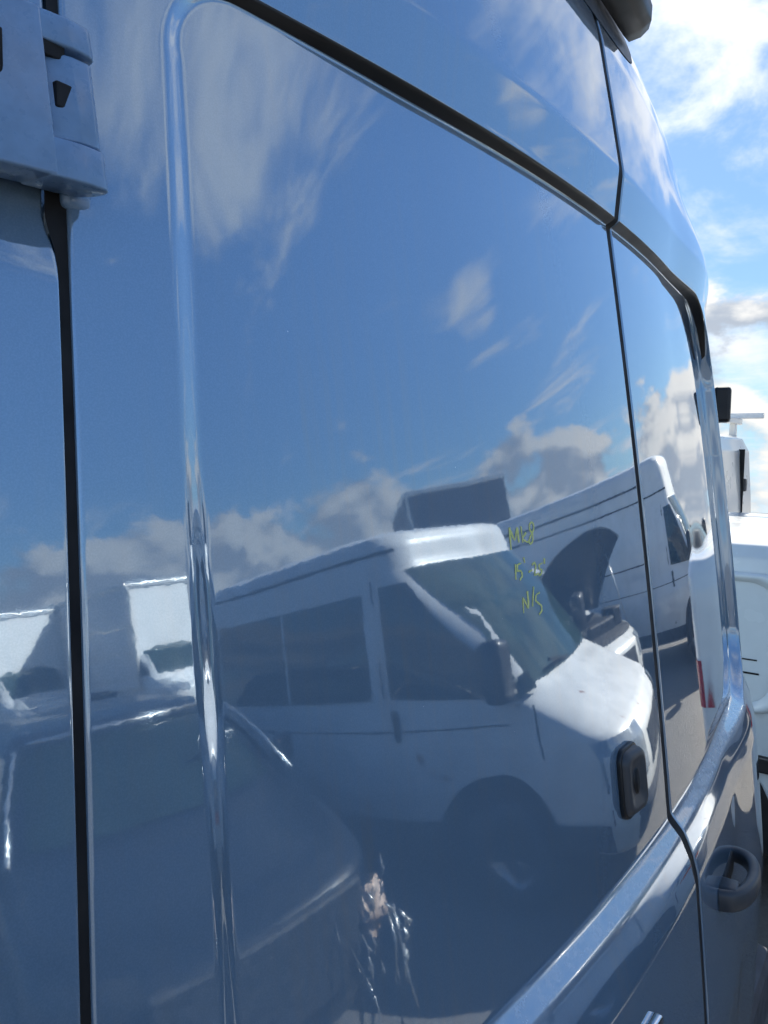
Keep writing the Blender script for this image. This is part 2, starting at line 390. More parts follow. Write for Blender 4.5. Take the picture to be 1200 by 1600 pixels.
# black strip painting the shade in the drip channel over the recess
def gutter(name, xa, xb, parent, r=0.075):
    x = np.linspace(xa, xb, 160)[None, :]; zt = 0.357 - r + np.sqrt(np.maximum(r**2 - np.maximum(np.abs(x-XC) - (XC-0.382) + r, 0)**2, 0))
    t = np.linspace(0.0, 1.0, 7)[:, None]; Z = zt - 0.0005 - 0.0085*(1-t)
    X = np.broadcast_to(x, Z.shape); lift = 0.0012*np.sin(math.pi*t)**0.5 + 0.0003
    return grid(name, X, y_door(X, Z) - lift, Z+HC, BLACKPL, parent)
gutter('gutter_shade', 0.420, XC-0.0118, left_door); gutter('gutter_shade', XC+0.0118, 2*XC-0.400, right_door, 0.20)
# header and roof above the doors
def roof():
    zr = np.linspace(0.803, 1.0, 24)
    s = np.linspace(0, 1, 80)[None, :]; z = zr[:, None]
    xa = (0.135 + 0.075*zr + 0.30*np.maximum(zr-0.4, 0)**2)[:, None]; X = xa + (2*XC-2*xa)*s
    edge = np.minimum(X-xa, 2*XC-xa-X); Y = y_out(X, z) + 0.10*np.clip(1-edge/0.1, 0, 1)**2
    top = np.array([0.9, 2.0, 3.5, 5.4])
    Xs = [X]; Ys = [Y]; Zs = [np.broadcast_to(z, X.shape)]
    for k, yv in enumerate(top):
        Xs.append(X[-1:]); Ys.append(np.full_like(X[-1:], yv)); Zs.append(np.full_like(X[-1:], 1.02))
    grid('roof', np.concatenate(Xs), np.concatenate(Ys), np.concatenate(Zs)+HC, BLUE, van)
roof()
# lower body: skirt and bumper step, wheels
box('rear_bumper', (XC, 0.04, 0.46), (2.02, 0.28, 0.20), BUMPER, van, 0.03)
from_py('cargo_floor', [(0.14, 0.3, 0.52), (2.24, 0.3, 0.52), (2.24, 5.4, 0.52), (0.14, 5.4, 0.52)], [(0, 1, 2, 3)], BLACKPL, van, False)
from_py('front_wall', [(0.14, 5.39, 0.5), (2.24, 5.39, 0.5), (2.2, 5.39, 2.76), (0.2, 5.39, 2.76)], [(0, 1, 2, 3)], BLUE, van, False)

# ---- hinge on the left post
def hinge(parent):
    """bracket wrapping over the gap; (u, z) in eye-relative metres, front face 35 mm proud"""
    def pl(u, z, d): return Vector((u, float(bowl(np.float64(u), np.float64(z))) + d, z + HC))
    z0, z1 = 0.1575, 0.2575
    bm = bmesh.new()
    outer = 0.309
    # front plate with a window: built as four bars round the opening
    def bar(u0, u1, za, zb, d0=-0.035, d1=-0.004, bev=0.0022):
        b2 = bmesh.new(); r = bmesh.ops.create_cube(b2, size=1.0)
        for v in b2.verts:
            u = u0 if v.co.x < 0 else u1; z = za if v.co.z < 0 else zb; d = d0 if v.co.y < 0 else d1
            v.co = pl(u, z, d)
        bmesh.ops.bevel(b2, geom=list(b2.edges), offset=bev, segments=3, profile=0.5, affect='EDGES')
        me = bpy.data.meshes.new('tmp'); b2.to_mesh(me); b2.free(); bm.from_mesh(me); bpy.data.meshes.remove(me)
    bar(0.150, 0.2735, z0, z1)
    o = bm_obj('hinge', bm, HINGE, parent, True)
    o['label'] = 'upper hinge of the left rear door'
    box('slot', pl(0.2405, 0.2055, -0.0315), (0.017, 0.008, 0.056), BLACKGAP, o, 0.001)
    # upper and lower lugs with rounded ends (plan profile extruded in z)
    def lug(za, zb, name, e=outer, slope=0.0):
        plan = [(0.268, -0.0346), (0.290, -0.0343), (e-0.006, -0.031), (e-0.0015, -0.0265), (e, -0.021), (e-0.001, -0.012), (e-0.006, -0.005), (0.296, -0.0015), (0.268, -0.003)]
        b = bmesh.new(); n = len(plan)
        lo = [b.verts.new(pl(u, za + slope*(u-0.268), d)) for u, d in plan]; hi = [b.verts.new(pl(u, zb + slope*(u-0.268)*0.4, d)) for u, d in plan]
        b.faces.new(lo); b.faces.new(hi[::-1])
        for i in range(n): b.faces.new((lo[i], lo[(i+1) % n], hi[(i+1) % n], hi[i]))
        bmesh.ops.bevel(b, geom=[x for x in b.edges], offset=0.0015, segments=2, profile=0.5, affect='EDGES')
        return bm_obj(name, b, HINGE, o, True)
    lug(0.238, z1-0.001, 'upper_lug'); lug(z0-0.0004, 0.1810, 'lower_lug')
    # knuckle between the lugs, set back a little, with a square pocket
    k = lug(0.1818, 0.2345, 'knuckle', outer-0.0012)
    for v in k.data.vertices: v.co.y += 0.0012 + 0.22*max(0.0, 0.296-v.co.x)
    box('pocket', pl(0.2845, 0.2085, -0.0272), (0.012, 0.008, 0.015), BLACKGAP, o, 0.001)
    box('pocket', pl(0.2800, 0.2345, -0.026), (0.015, 0.012, 0.009), BLACKGAP, o, 0.001)
    tube('pin', [pl(0.298, z0+0.002, -0.017), pl(0.298, z0-0.0012, -0.017)], [0.0050, 0.0046], HINGE, o, 14)
    box('door_leaf', pl(0.3040, 0.1600, 0.002), (0.020, 0.010, 0.020), HINGE, o, 0.004, smooth=True)
    return o
hinge(van)

def van_frame(x, z, fn=y_door):
    """position, outward normal, right and up tangents of the van's rear surface"""
    e = 0.004; p = van_pt(x, z, 0, fn)
    tx = (van_pt(x+e, z, 0, fn) - van_pt(x-e, z, 0, fn)).normalized(); tz = (van_pt(x, z+e, 0, fn) - van_pt(x, z-e, 0, fn)).normalized()
    n = tx.cross(tz).normalized()          # points to -y, out of the van
    return p, n, tx, tz
def on_van(x, z, fn=y_door):
    p, n, tx, tz = van_frame(x, z, fn)
    return lambda u, v, d: p + tx*u + tz*v + n*d
def rrect(w, h, r, n=5, skew=0.0):
    out = []
    for cx, cz, a0 in ((w/2-r, h/2-r, 0), (-w/2+r, h/2-r, 90), (-w/2+r, -h/2+r, 180), (w/2-r, -h/2+r, 270)):
        for k in range(n+1):
            a = R(a0 + 90*k/n); zz = cz+r*math.sin(a); out.append((cx+r*math.cos(a) + skew*zz, zz))
    return out
def prism(name, P, fr, d0, d1, mat, parent, inset=0.0, bevel=0.0, smooth=True, seg=3):
    bm = bmesh.new(); n = len(P); f = 1.0 - inset
    a = [bm.verts.new(fr(u, v, d0)) for u, v in P]; b = [bm.verts.new(fr(u*f, v*f, d1)) for u, v in P]
    bm.faces.new(a); fb = bm.faces.new(b[::-1])
    for i in range(n): bm.faces.new((a[i], b[i], b[(i+1) % n], a[(i+1) % n]))
    if bevel: bmesh.ops.bevel(bm, geom=list(fb.edges), offset=bevel, segments=seg, profile=0.5, affect='EDGES')
    return bm_obj(name, bm, mat, parent, smooth)

# ---- lock grip on the left door
def lock_grip():
    fr = on_van(1.018, -0.437)
    o = prism('lock_grip', rrect(0.066, 0.094, 0.017, 6), fr, -0.002, 0.006, BLACKPL, left_door, 0.0, 0.002)
    o['label'] = 'black lock cover with an oval key hole'
    def body():
        P = rrect(0.060, 0.088, 0.016, 6); rings = []; bm = bmesh.new()
        for d, k in ((0.004, 1.0), (0.016, 0.97), (0.023, 0.90), (0.026, 0.80)):
            rings.append([bm.verts.new(fr(u*k, v*k, d*0.62 + 0.12*u*k*(d > 0.01))) for u, v in P])
        # dished face that slopes in towards the key hole
        for d, k in ((0.026, 0.70), (0.0225, 0.58), (0.0205, 0.40)):
            rings.append([bm.verts.new(fr(u*k + 0.006*(0.8-k), v*k, d*0.62 + 0.12*u*k)) for u, v in P])
        n = len(P)
        for r0, r1 in zip(rings[:-1], rings[1:]):
            for i in range(n): bm.faces.new((r0[i], r1[i], r1[(i+1) % n], r0[(i+1) % n]))
        bm.faces.new(rings[-1][::-1])
        return bm_obj('cover', bm, PLASTIC, o, True)
    body()
    E = [(0.0085*math.cos(2*math.pi*k/20) + 0.002, 0.0165*math.sin(2*math.pi*k/20)) for k in range(20)]
    prism('key_hole', E, fr, 0.0110, 0.0136, BLACKGAP, o, 0)
    rim = [(u*1.18-0.0004, v*1.12) for u, v in E]
    prism('key_hole_rim', rim, fr, 0.0100, 0.0131, BLACKPL, o, 0.04)
lock_grip()

# ---- pull handle on the right door
def pull_handle():
    X0, Z0 = 1.415, -0.734
    fr = on_van(X0, Z0, y_out)
    pts = [(-0.088, 0, -0.002), (-0.084, 0, 0.018), (-0.064, 0, 0.033), (-0.030, 0, 0.041), (0.010, 0, 0.042), (0.046, 0, 0.036), (0.070, 0, 0.024), (0.082, 0, 0.009), (0.085, 0, -0.002)]
    C = [Vector(p) for p in pts]; D = []
    for k in range(len(C)-1):
        p0 = C[max(k-1, 0)]; p1 = C[k]; p2 = C[k+1]; p3 = C[min(k+2, len(C)-1)]
        for q in range(5):
            t = q/5; D.append(0.5*((2*p1) + (p2-p0)*t + (2*p0-5*p1+4*p2-p3)*t*t + (3*p1-p0-3*p2+p3)*t**3))
    D.append(C[-1]); v = []; f = []; n = 16
    for k, p in enumerate(D):
        d = (D[min(k+1, len(D)-1)] - D[max(k-1, 0)]).normalized(); nr = Vector((-d.z, 0, d.x))
        t = k/(len(D)-1); hgt = 0.0185 - 0.005*t; th = 0.0105
        for i in range(n):
            a = 2*math.pi*i/n; ca, sa = math.cos(a), math.sin(a)
            q = p + Vector((0, 1, 0))*hgt*math.copysign(abs(ca)**0.6, ca) + nr*th*math.copysign(abs(sa)**0.7, sa)
            v.append(fr(q.x, q.y, q.z))
    m = len(D)
    for k in range(m-1):
        for i in range(n): f.append((k*n+i, k*n+(i+1) % n, (k+1)*n+(i+1) % n, (k+1)*n+i))
    f.append(tuple(range(n))[::-1]); f.append(tuple((m-1)*n+i for i in range(n)))
    o = from_py('pull_handle', v, f, PLASTIC, right_door); o['label'] = 'dark grey pull handle on the right door'
    prism('grip_hollow_shade', rrect(0.125, 0.036, 0.016, 5), lambda u, w_, d: fr(u+0.008, w_, d), -0.002, 0.0012, BLACKGAP, o)  # black plate painting the shade inside the grip's hollow
    prism('end_block', rrect(0.052, 0.042, 0.012, 4), lambda u, w_, d: fr(u-0.066, w_, d), -0.001, 0.027, PLASTIC, o, 0.12, 0.004)
pull_handle()

# ---- chrome strip low on the left door
def chrome():
    o = prism('chrome_strip', rrect(0.19, 0.017, 0.005, 4), on_van(0.868, -0.713, y_out), 0.0, 0.009, CHROME, left_door, 0.0, 0.003)
    o['label'] = 'chrome strip low on the left door'
chrome()

# ---- high brake lamp at the top, across the door gap
def brake_lamp():
    P = []
    for k in range(33):
        a = math.pi*k/32; P.append((0.245*math.cos(a), -0.07*math.sin(a)**0.75))
    bm = bmesh.new(); rows = []
    for j in range(7):
        t = j/6; row = []
        for k in range(33):
            u, vv = P[k]; x = XC + 0.02 + u; z = 0.735 + vv*(1-t) + 0.05*t
            row.append(bm.verts.new(van_pt(x, z, -0.0035*(0.3 if j == 0 else 1), y_out)))
        rows.append(row)
    for j in range(6):
        for k in range(32): bm.faces.new((rows[j][k], rows[j][k+1], rows[j+1][k+1], rows[j+1][k]))
    o = bm_obj('brake_lamp', bm, PLASTIC, van, True); o['label'] = 'dark high level brake lamp surround'
    # hooded housing standing out above
    bm = bmesh.new(); rings = []
    for x, k in ((-0.235, 0.25), (-0.225, 0.7), (-0.19, 0.95), (-0.1, 1.0), (0.0, 1.0), (0.1, 1.0), (0.19, 0.95), (0.225, 0.7), (0.235, 0.25)):
        sec = [(0.0, 0.0), (-0.030*k, 0.002), (-0.052*k, 0.012), (-0.058*k, 0.035), (-0.052*k, 0.10), (-0.03*k, 0.16), (0.02, 0.20)]
        xx = XC - 0.02 + x
        rings.append([bm.verts.new(Vector((xx, float(y_out(np.float64(xx), np.float64(0.70))) - 0.004 + d + 0.22*h, 0.712 + h + HC + 0.02*(1-k)))) for d, h in sec])
    for a, b in zip(rings[:-1], rings[1:]):
        for i in range(6): bm.faces.new((a[i], b[i], b[i+1], a[i+1]))
    bm.faces.new(rings[0]); bm.faces.new(rings[-1][::-1])
    bm_obj('lamp_housing', bm, BLACKPL, o, True)
brake_lamp()

# ---- hinge at the far edge of the right door, its shade painted black
def far_hinge():
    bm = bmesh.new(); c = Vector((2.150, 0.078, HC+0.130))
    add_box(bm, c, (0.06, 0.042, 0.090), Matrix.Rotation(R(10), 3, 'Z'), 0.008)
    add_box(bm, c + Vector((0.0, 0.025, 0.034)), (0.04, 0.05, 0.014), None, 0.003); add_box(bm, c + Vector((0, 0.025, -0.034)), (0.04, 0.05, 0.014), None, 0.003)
    o = bm_obj('hinge', bm, BLACKPL, van, False); o['label'] = 'hinge at the far edge of the right door, its shade painted black'
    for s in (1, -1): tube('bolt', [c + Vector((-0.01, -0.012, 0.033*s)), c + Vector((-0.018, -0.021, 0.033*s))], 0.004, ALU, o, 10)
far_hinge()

# ---- handwriting on the left door
STROKES = [[(0.7644, -0.081), (0.7632, -0.1048)], [(0.7644, -0.081), (0.7727, -0.0952), (0.7806, -0.0821), (0.7813, -0.0985)], [(0.7892, -0.0811), (0.7897, -0.0992)], [(0.7994, -0.0887), (0.7902, -0.0944), (0.7983, -0.0992), (0.8048, -0.0994)], [(0.8181, -0.0814), (0.815, -0.0781), (0.8089, -0.0802), (0.8081, -0.0861), (0.8136, -0.092), (0.812, -0.0994), (0.8064, -0.1022), (0.8039, -0.0988), (0.8083, -0.0937), (0.817, -0.0868), (0.8181, -0.0814)], [(0.7691, -0.121), (0.7668, -0.1374)], [(0.7819, -0.1212), (0.7733, -0.1224), (0.7721, -0.1286), (0.7792, -0.1294), (0.7812, -0.1349), (0.7751, -0.1389)], [(0.788, -0.1155), (0.7893, -0.1215)], [(0.7956, -0.1326), (0.8048, -0.131)], [(0.8048, -0.1258), (0.8108, -0.1237), (0.8133, -0.1278), (0.8091, -0.1371), (0.8194, -0.1366)], [(0.8291, -0.1262), (0.8215, -0.127), (0.8216, -0.1319), (0.8265, -0.1336), (0.8237, -0.1382), (0.8177, -0.1391)], [(0.8352, -0.121), (0.8342, -0.1276)], [(0.7762, -0.1753), (0.7778, -0.1587), (0.7876, -0.1717), (0.7888, -0.1528)], [(0.8035, -0.1499), (0.7969, -0.171)], [(0.816, -0.158), (0.8077, -0.1596), (0.8053, -0.1657), (0.8163, -0.1727), (0.817, -0.1783), (0.8098, -0.1821)]]
def handwriting():
    v = []; f = []
    for st in STROKES:
        p = [np.array(q) for q in st]; D = []
        if len(p) == 2: D = [p[0]*(1-t)+p[1]*t for t in np.linspace(0, 1, 5)]
        else:
            for k in range(len(p)-1):
                a, b, c, d = p[max(k-1, 0)], p[k], p[k+1], p[min(k+2, len(p)-1)]
                for t in np.linspace(0, 1, 6)[:-1]:
                    sp = 0.5*((2*b)+(c-a)*t+(2*a-5*b+4*c-d)*t*t+(3*b-a-3*c+d)*t**3); li = b*(1-t)+c*t
                    D.append(0.6*sp+0.4*li)
            D.append(p[-1])
        i0 = len(v)
        for k, q in enumerate(D):
            d = D[min(k+1, len(D)-1)] - D[max(k-1, 0)]; d = d/max(1e-9, np.hypot(*d)); n = np.array([-d[1], d[0]])
            w = 0.00085*(0.55 + 0.8*rng.random())
            for s in (-1, 1):
                c = q + n*w*s*(1.0 + 0.9*abs(n[0])); v.append(van_pt(c[0], c[1], -0.0004))
        for k in range(len(D)-1): f.append((i0+2*k, i0+2*k+1, i0+2*k+3, i0+2*k+2))
    o = from_py('handwriting', v, f, INK, left_door); o['label'] = "yellow-green handwriting reading Mk8, 15'-25', N/S"
handwriting()

# ------------------------------------------------------------------ other vehicles
def interp(L, z, k): return float(np.interp(z, [l[0] for l in L], [l[k] for l in L]))
def loft(name, L, mat, parent, n=14, zs=None, bow=0.10):
    """body as stacked plan outlines; levels (z, half width, front y, rear y, front radius, rear radius); nose towards +y"""
    rows = []
    Z = [l[0] for l in L]
    zz = []
    for a, b in zip(Z[:-1], Z[1:]): zz += list(np.linspace(a, b, 5)[:-1])
    zz.append(Z[-1])
    for z in zz:
        w, yf, yr, rf, rr = [interp(L, z, k) for k in range(1, 6)]
        pts = []
        for cx, cy, r, a0 in ((w-rf, yf-rf, rf, 0), (-w+rf, yf-rf, rf, 90), (-w+rr, yr+rr, rr, 180), (w-rr, yr+rr, rr, 270)):
            for k in range(n//2+1):
                a = R(a0+90*k/(n//2)); pts.append((cx+r*math.cos(a), cy+r*math.sin(a)))
            if a0 == 0:
                for t in (0.25, 0.5, 0.75): pts.append(((w-rf)*(1-2*t), yf))
            if a0 == 180:
                for t in (0.5,): pts.append((0, yr))
        pts = [(x, y - bow*(x/w)**2*max(0.0, min(1.0, (y-yr)/(yf-yr)*4-3))) for x, y in pts]
        rows.append([(x, y, z) for x, y in pts])
    m = len(rows[0]); v = [p for r in rows for p in r]; f = []
    for i in range(len(rows)-1):
        for j in range(m): f.append((i*m+j, i*m+(j+1) % m, (i+1)*m+(j+1) % m, (i+1)*m+j))
    f.append(tuple(range((len(rows)-1)*m, len(rows)*m))); f.append(tuple(range(m))[::-1])
    o = from_py(name, v, f, mat, parent); return o
def side_patch(name, L, quad, sgn, mat, parent, off=0.006, n=6):
    (ya, za), (yb, zb), (yc, zc), (yd, zd) = quad        # bottom rear, bottom front, top front, top rear
    s = np.linspace(0, 1, n); S_, T = np.meshgrid(s, s)
    Y = (ya*(1-S_)+yb*S_)*(1-T) + (yd*(1-S_)+yc*S_)*T; Z = (za*(1-S_)+zb*S_)*(1-T) + (zd*(1-S_)+zc*S_)*T
    W = np.interp(Z, [l[0] for l in L], [l[1] for l in L]); YF = np.interp(Z, [l[0] for l in L], [l[2] for l in L]); RF = np.interp(Z, [l[0] for l in L], [l[4] for l in L])
    e = np.clip((Y-(YF-RF))/RF, 0, 0.98); W = W - RF*(1-np.sqrt(1-e*e))
    return grid(name, sgn*(W+off), Y, Z, mat, parent, flip=(sgn < 0))
def front_patch(name, L, x0, x1, z0, z1, mat, parent, off=0.008, bow=0.10, top=1.0, end=2, n=14):
    z = np.linspace(z0, z1, 10)[:, None]; t = np.linspace(0, 1, n)[None, :]
    F = lambda k: np.interp(z, [l[0] for l in L], [l[k] for l in L])
    sh = 1 - (1-top)*(z-z0)/(z1-z0)
    W = F(1); fx = (x0+(x1-x0)*t)*sh; X = fx*W; rf = F(4 if end == 2 else 5); e = np.clip((np.abs(X)-(W-rf))/rf, 0, 0.985); dy = rf*(1-np.sqrt(1-e*e))
    if end == 2: Y = F(2) - bow*fx**2 - dy + off
    else: Y = F(3) + dy - off
    return grid(name, X, Y, np.broadcast_to(z, X.shape)+off*0.5, mat, parent, flip=(end == 2))
def wheel(x, y, r, parent, sgn, w=0.2):
    prof_t = [(r-0.13, -w/2+0.01), (r-0.03, -w/2), (r, -w/2+0.03), (r, w/2-0.03), (r-0.03, w/2), (r-0.13, w/2-0.01)]
    n = 32; th = np.linspace(0, 2*math.pi, n, endpoint=False)[None, :]
    P = np.array(prof_t); 
    t = grid('wheel', x + P[:, 1:2] + 0*th, y + P[:, :1]*np.cos(th), r + P[:, :1]*np.sin(th), TYRE, parent, closed=True)
    rp = np.array([(r-0.125, w/2-0.02), (r-0.15, w/2-0.03), (r-0.18, w/2-0.07), (0.12, w/2-0.06), (0.08, w/2-0.02), (0.0, w/2-0.02)])
    grid('rim', x + sgn*rp[:, 1:2] + 0*th, y + rp[:, :1]*np.cos(th), r + rp[:, :1]*np.sin(th), RIM, t, closed=True)
    return t
def arch(L, y, zc, r, sgn, parent, mat=None):
    n = 28; w = interp(L, 0.6, 1)
    v = [(sgn*(w+0.004), y, zc)]; f = []
    for k in range(n+1):
        a = math.pi*k/n*1.16 - 0.25; v.append((sgn*(w+0.004), y+r*math.cos(a), zc+r*math.sin(a)))
    for k in range(n): f.append((0, k+1, k+2))
    return from_py('wheel_arch', v, f, mat or BLACKPL, parent, False)
def seam(L, pts, sgn, parent, wd=0.007, mat=None):
    v = []; f = []
    for (y, z) in pts:
        w = interp(L, z, 1); v += [(sgn*(w+0.0035), y-wd, z), (sgn*(w+0.0035), y+wd, z)]
    for k in range(len(pts)-1): f.append((2*k, 2*k+1, 2*k+3, 2*k+2))
    return from_py('door_seam', v, f, mat or BLACKGAP, parent, False)
def hseam(L, ya, yb, z, sgn, parent, wd=0.007, mat=None, z2=None):
    z2 = z if z2 is None else z2; w = interp(L, z, 1); w2 = interp(L, z2, 1)
    return from_py('groove', [(sgn*(w+0.0035), ya, z-wd), (sgn*(w2+0.0035), yb, z2-wd), (sgn*(w2+0.0035), yb, z2+wd), (sgn*(w+0.0035), ya, z+wd)], [(0, 1, 2, 3)], mat or BLACKGAP, parent, False)
def mirror(x, y, z, sgn, parent, s=(0.10, 0.14, 0.36)):
    o = box('door_mirror', (sgn*(x+0.17), y, z), (0.20, s[1], s[2]), BLACKPL, parent, 0.045, Matrix.Rotation(R(-8)*sgn, 3, 'Y'), True, 3)
    box('mirror_arm', (sgn*(x+0.05), y-0.01, z-0.10), (0.16, 0.07, 0.05), BLACKPL, o, 0.012)
    return o
def panel_van_levels(H, Lg, base_w=1.0):
    k = H-2.1
    return [(0.30, base_w-0.10, -0.10, -Lg+0.02, 0.20, 0.10), (0.45, base_w-0.02, -0.01, -Lg, 0.28, 0.09), (0.62, base_w, 0.0, -Lg, 0.30, 0.08), (0.76, base_w, -0.03, -Lg, 0.30, 0.08),
            (0.85, base_w-0.005, -0.12, -Lg, 0.30, 0.08), (0.93, base_w-0.01, -0.34, -Lg+0.005, 0.30, 0.08), (1.10, base_w-0.02, -0.80, -Lg+0.01, 0.28, 0.08), (1.52, base_w-0.05, -1.16, -Lg+0.03, 0.24, 0.08),
            (1.84, base_w-0.09, -1.52, -Lg+0.05, 0.20, 0.08), (1.88, base_w-0.095, -1.535, -Lg+0.05, 0.20, 0.08), (H-0.09, base_w-0.12-0.03*k, -1.57-0.40*k, -Lg+0.07, 0.20, 0.10), (H-0.035, base_w-0.15-0.03*k, -1.61-0.5*k, -Lg+0.09, 0.22, 0.12),
            (H-0.01, base_w-0.22-0.03*k, -1.72-0.6*k, -Lg+0.15, 0.24, 0.14), (H, base_w-0.45-0.03*k, -2.05-0.6*k, -Lg+0.4, 0.26, 0.2)]
def white_van(name, loc, rz, label, H=2.2, Lg=5.2, side_windows=False, mat=None, rear_glass=True, group=None, hw=1.0, axle=0.33, front_axle=-1.15):
    e = empty(name, loc, rz, label, 'van', group); L = panel_van_levels(H, Lg, hw); mat = mat or WHITE
    loft('body', L, mat, e)
    front_patch('windscreen', L, -0.92, 0.92, 1.115, 1.83, GREENGLASS, e, top=0.97)
    # black grille and lower bumper
    front_patch('grille', L, -0.42, 0.42, 0.56, 0.74, BLACKPL, e)
    front_patch('bumper', L, -1.0, 1.0, 0.31, 0.52, BUMPER, e, off=0.02)
    for s in (-1, 1):
        front_patch('headlamp', L, s*0.60, s*1.0, 0.60, 0.83, LAMP, e, off=0.012)
        front_patch('indicator', L, s*0.80, s*0.99, 0.535, 0.59, ORANGE, e, off=0.015)
        w = side_patch('door_window', L, ((-1.80, 1.13), (-1.00, 1.08), (-1.56, 1.76), (-1.80, 1.76)), s, GLASS, e)
        side_patch('quarter_glass', L, ((-0.96, 1.08), (-0.84, 1.10), (-0.91, 1.19), (-0.96, 1.17)), s, GLASS, e)
        seam(L, [(-1.87, 0.5), (-1.87, 1.2), (-1.87, 1.80)], s, e); seam(L, [(-0.80, 0.78), (-0.82, 0.9), (-0.83, 1.04)], s, e)
        hseam(L, -5.0, -1.05, 0.95, s, e, 0.004); hseam(L, -Lg+0.15, -1.62, min(H-0.13, 1.95), s, e, 0.010)
        box('door_handle', (s*(hw-0.005), -1.78, 0.98), (0.03, 0.05, 0.17), BLACKPL, e, 0.008)
        mirror(hw-0.05, -1.00, 1.24, s, e, (0.1, 0.16, 0.31))
        side_patch('sill', L, ((-Lg+0.05, 0.31), (-0.35, 0.31), (-0.35, 0.46), (-Lg+0.05, 0.46)), s, BUMPER, e, 0.008)
        for y in (front_axle, -Lg+1.0):
            arch(L, y, axle, 0.41, s, e); wheel(s*(hw-0.09), y, axle, e, s)
        if side_windows:
            side_patch('side_window', L, ((-3.05, 1.13), (-1.98, 1.13), (-1.98, 1.74), (-3.05, 1.74)), s, GLASS, e)
            side_patch('side_window', L, ((-Lg+0.22, 1.13), (-3.09, 1.13), (-3.09, 1.74), (-Lg+0.22, 1.74)), s, GLASS, e)
        elif H > 2.3:
            hseam(L, -Lg+0.3, -2.5, 2.12, s, e, 0.012); hseam(L, -Lg+0.3, -2.5, 1.25, s, e, 0.008)
    for s in (-1, 1):
        front_patch('rear_lamp', L, s*0.86, s*1.0, 0.85, 1.25, REDLENS, e, off=0.012, end=3)
    if rear_glass: front_patch('rear_window', L, -0.80, -0.06, 1.25, 1.80, GLASS, e, off=0.006, end=3)
    if rear_glass: front_patch('rear_window', L, 0.06, 0.80, 1.25, 1.80, GLASS, e, off=0.006, end=3)
    box('wiper', (-0.2, -0.82, 1.14), (0.65, 0.02, 0.02), BLACKPL, e, 0, Matrix.Rotation(R(8), 3, 'Y'))
    return e
def car_levels(H, Lg, w=0.86):
    return [(0.20, w-0.08, -0.12, -Lg+0.12, 0.25, 0.22), (0.36, w-0.01, -0.01, -Lg, 0.32, 0.25), (0.55, w, 0.0, -Lg, 0.34, 0.25), (0.70, w, -0.04, -Lg+0.02, 0.34, 0.25), (0.80, w-0.005, -0.22, -Lg+0.04, 0.34, 0.24),
            (0.93, w-0.03, -0.98, -Lg+0.10, 0.30, 0.22), (1.00, w-0.06, -1.12, -Lg+0.14, 0.28, 0.2), (H-0.10, w-0.20, -1.72, -Lg+0.38, 0.22, 0.2), (H-0.03, w-0.27, -1.92, -Lg+0.52, 0.2, 0.2), (H, w-0.42, -2.25, -Lg+0.8, 0.18, 0.18)]
def car(name, loc, rz, label, paint, H=1.46, Lg=4.1, bonnet_up=False, wrecked=False, lamp_mat=None):
    e = empty(name, loc, rz, label, 'car'); L = car_levels(H, Lg)
    loft('body', L, paint, e, bow=0.14)
    front_patch('windscreen', L, -0.93, 0.93, 0.965, H-0.085, DARKGLASS if wrecked else GREENGLASS, e, bow=0.14, top=0.97)
    front_patch('rear_screen', L, -0.85, 0.85, 1.0, H-0.10, GLASS, e, end=3)
    if not wrecked:
        front_patch('grille', L, -0.5, 0.5, 0.36, 0.66, BLACKPL, e, bow=0.14)
    for s in (-1, 1):
        if not (wrecked and s == 1): front_patch('headlamp', L, s*0.62, s*1.0, 0.56, 0.74, BLACKPL if wrecked else LAMP, e, bow=0.14, off=0.01)
        side_patch('front_window', L, ((-2.18, 0.98), (-1.30, 0.98), (-1.86, H-0.11), (-2.18, H-0.11)), s, GREENGLASS, e)
        side_patch('rear_window', L, ((-3.35, 1.0), (-2.26, 0.98), (-2.26, H-0.11), (-3.15, H-0.11)), s, GLASS, e)
        seam(L, [(-2.22, 0.35), (-2.22, 0.7), (-2.22, 0.95)], s, e, 0.005); seam(L, [(-1.16, 0.4), (-1.16, 0.7), (-1.16, 0.92)], s, e, 0.005)
        box('door_handle', (s*0.865, -2.02, 0.84), (0.03, 0.16, 0.03), paint, e, 0.008)
        box('door_mirror', (s*0.93, -1.32, 1.02), (0.19, 0.10, 0.14), paint, e, 0.035, None, True, 3)
        front_patch('rear_lamp', L, s*0.68, s*1.0, 0.68, 0.95, REDLENS, e, off=0.012, end=3)
        for y in (-0.82, -Lg+0.78):
            arch(L, y, 0.32, 0.375, s, e); wheel(s*0.78, y, 0.305, e, s, 0.19)
    return e

# white low-roof minibus facing the row the blue van stands in
minibus = white_van('white_minibus', (4.10, -1.06, 0), R(-11), 'white low-roof minibus with dark side windows facing the blue van, seen reflected', 2.08, 4.5, True, WHITE3, hw=0.93, axle=0.30)
# high roof van broadside further off
high_van = white_van('high_roof_van', (9.35, 0.35, 0), R(1), 'white panel van standing beyond the minibus and the raised bonnet, seen reflected', 2.38, 7.0, False, WHITE2)
